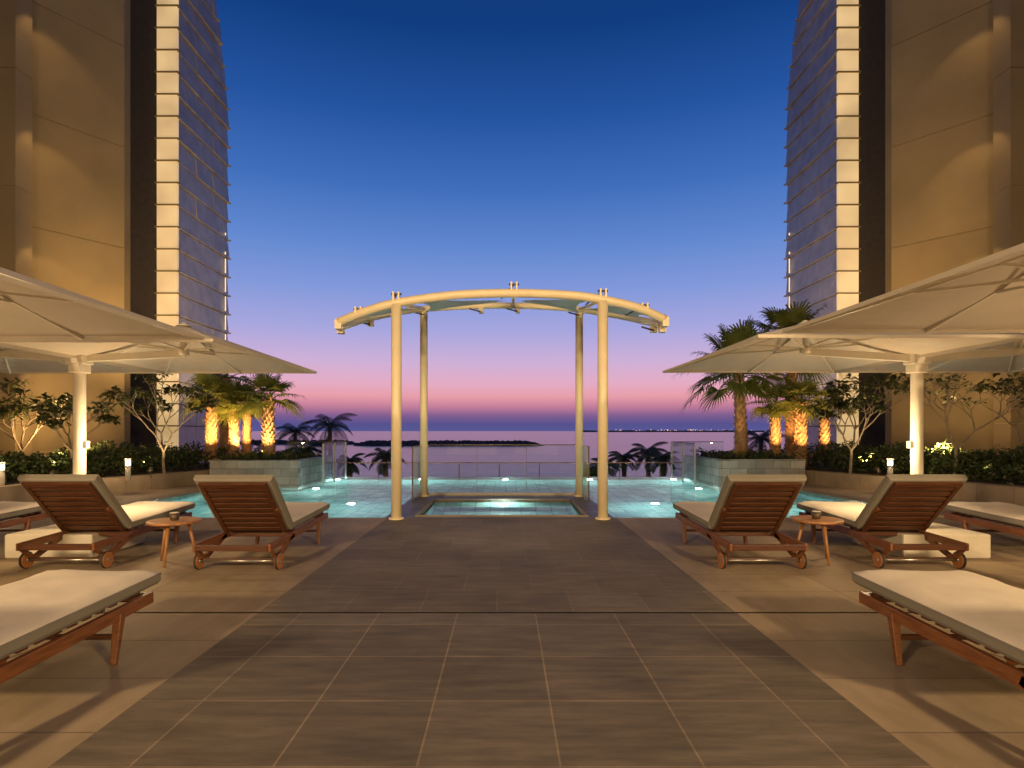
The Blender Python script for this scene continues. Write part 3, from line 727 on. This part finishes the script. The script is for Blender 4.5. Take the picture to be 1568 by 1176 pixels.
def table(x,y):
    e=empty('side_table',(x,y,0)); b=MB()
    b.tube([(0,0,.425),(0,0,.43),(0,0,.45),(0,0,.455)],[.25,.262,.262,.255],M['tabw'],36)
    link('table_top',b.mesh('table_top'),e)
    b=MB()
    for i in range(3):
        a=i*2.094+.6; c=Vector((math.cos(a),math.sin(a),0)); b.tube([c*.13+Vector((0,0,.425)),c*.22],[.02,.012],M['tabw'],10)
    link('legs',b.mesh('legs'),e)
    c=empty('candle_cup',(x,y,.455)); b=MB(); b.tube([(0,0,0),(0,0,.01),(0,0,.075)],[.035,.045,.048],M['brass'],18); link('cup',b.mesh('cup'),c)
    b=MB(); b.tube([(0,0,.072),(0,0,.079)],.043,M['cush'],18); link('candle',b.mesh('candle'),c)
table(-3.52,6.25); table(3.36,6.35)
# ------------------------------------------------------------------ umbrellas
def umbrella(s,mx,my,xin,xout,y0,y1,zr,mtop,pw=60):
    e=empty('twin_umbrella'); b=MB()
    b.tube([(mx,my,.2),(mx,my,mtop)],.065,M['white'],20); b.tube([(mx,my,mtop),(mx,my,mtop+.05)],[.085,.06],M['white'],20)
    b.box(mx-.1,mx+.1,my-.1,my+.1,2.18,2.30,M['white']); b.box(mx-.075,mx+.075,my-.09,my+.09,2.08,2.18,M['white']); b.tube([(mx,my,.25),(mx,my,.45)],.1,M['white'],20)
    link('mast',b.mesh('mast'),e,bev=.01)
    b=MB(); b.box(mx-.48,mx+.48,my-.48,my+.48,0.003,.27,M['white']); link('base_ballast',b.mesh('base_ballast'),e,bev=.02)
    arms=MB(); cn=MB()
    wid=abs(xin-mx)
    for cx in ((xin+mx)/2, mx+(mx-xin)/2):
        cy=(y0+y1)/2; hw=wid/2-.02; hd=(y1-y0)/2; ap=.40
        n=16; G=[]
        for i in range(n+1):
            row=[]
            for j in range(n+1):
                u=i/n*2-1; v=j/n*2-1; m=max(abs(u),abs(v)); q=min(abs(u),abs(v))
                k=.018*(1-(q/m)**2 if m>0 else 0)*m
                z=zr+ap*(1-m)-.05*math.sin(math.pi*m)*(1-(q/m if m else 0))
                row.append(Vector((cx+u*hw*(1-(k if abs(u)==m else 0)),cy+v*hd*(1-(k if abs(v)==m else 0)),z)))
            G.append(row)
        for i in range(n):
            for j in range(n): cn.face([G[i][j],G[i+1][j],G[i+1][j+1],G[i][j+1]],M['canvas'],False)
        for i in range(n):
            for (a,c) in ((G[i][0],G[i+1][0]),(G[i][n],G[i+1][n]),(G[0][i],G[0][i+1]),(G[n][i],G[n][i+1])):
                dn=Vector((0,0,-.03)); cn.face([a,c,c+dn,a+dn],M['canvas'])
        top=Vector((cx,cy,zr+ap-.06)); hub=Vector((cx,cy,zr+.10))
        arms.tube([(cx,cy,zr+.02),(cx,cy,zr+ap+.03)],.028,M['white'],12); arms.tube([(cx,cy,zr+ap-.01),(cx,cy,zr+ap+.02)],[.09,.03],M['white'],16)
        arms.tube([(cx,cy,zr+.04),(cx,cy,zr+.12)],.06,M['white'],14)
        for (u,v) in ((1,1),(1,-1),(-1,1),(-1,-1),(1,0),(-1,0),(0,1),(0,-1)):
            tip=Vector((cx+u*hw*.98,cy+v*hd*.98,zr-.02)); arms.beam(top,tip,.02,.03,M['white'])
            mid=top.lerp(tip,.5)+Vector((0,0,-.015)); arms.beam(hub,mid,.016,.02,M['white'])
        arms.beam((mx,my,2.25),(cx,cy,zr+.06),.06,.08,M['white'])
    link('support_arms',arms.mesh('support_arms'),e); c=link('canopy',cn.mesh('canopy'),e)
    b=MB(); b.box(mx-s*.07-.03,mx-s*.07+.03,my-.03,my+.03,1.20,1.28,M['white']); link('mast_fill_box',b.mesh('mast_fill_box'),e)  # invented housing for the added fill light
    light('POINT','mast_fill',(mx-s*.42,my,1.22),pw,WARM2,e,size=.12)  # added fill light for canopy underside, ground and loungers
umbrella(-1,-5.0,6.9,-2.74,0,5.55,8.6,2.27,2.6,50)
umbrella(1,4.83,6.9,2.28,0,5.35,8.6,2.28,2.95,50)
umbrella(-1,-5.0,3.85,-2.76,0,2.25,5.42,2.27,2.6,36)
umbrella(1,4.83,3.7,2.36,0,2.1,5.05,2.27,2.6,36)
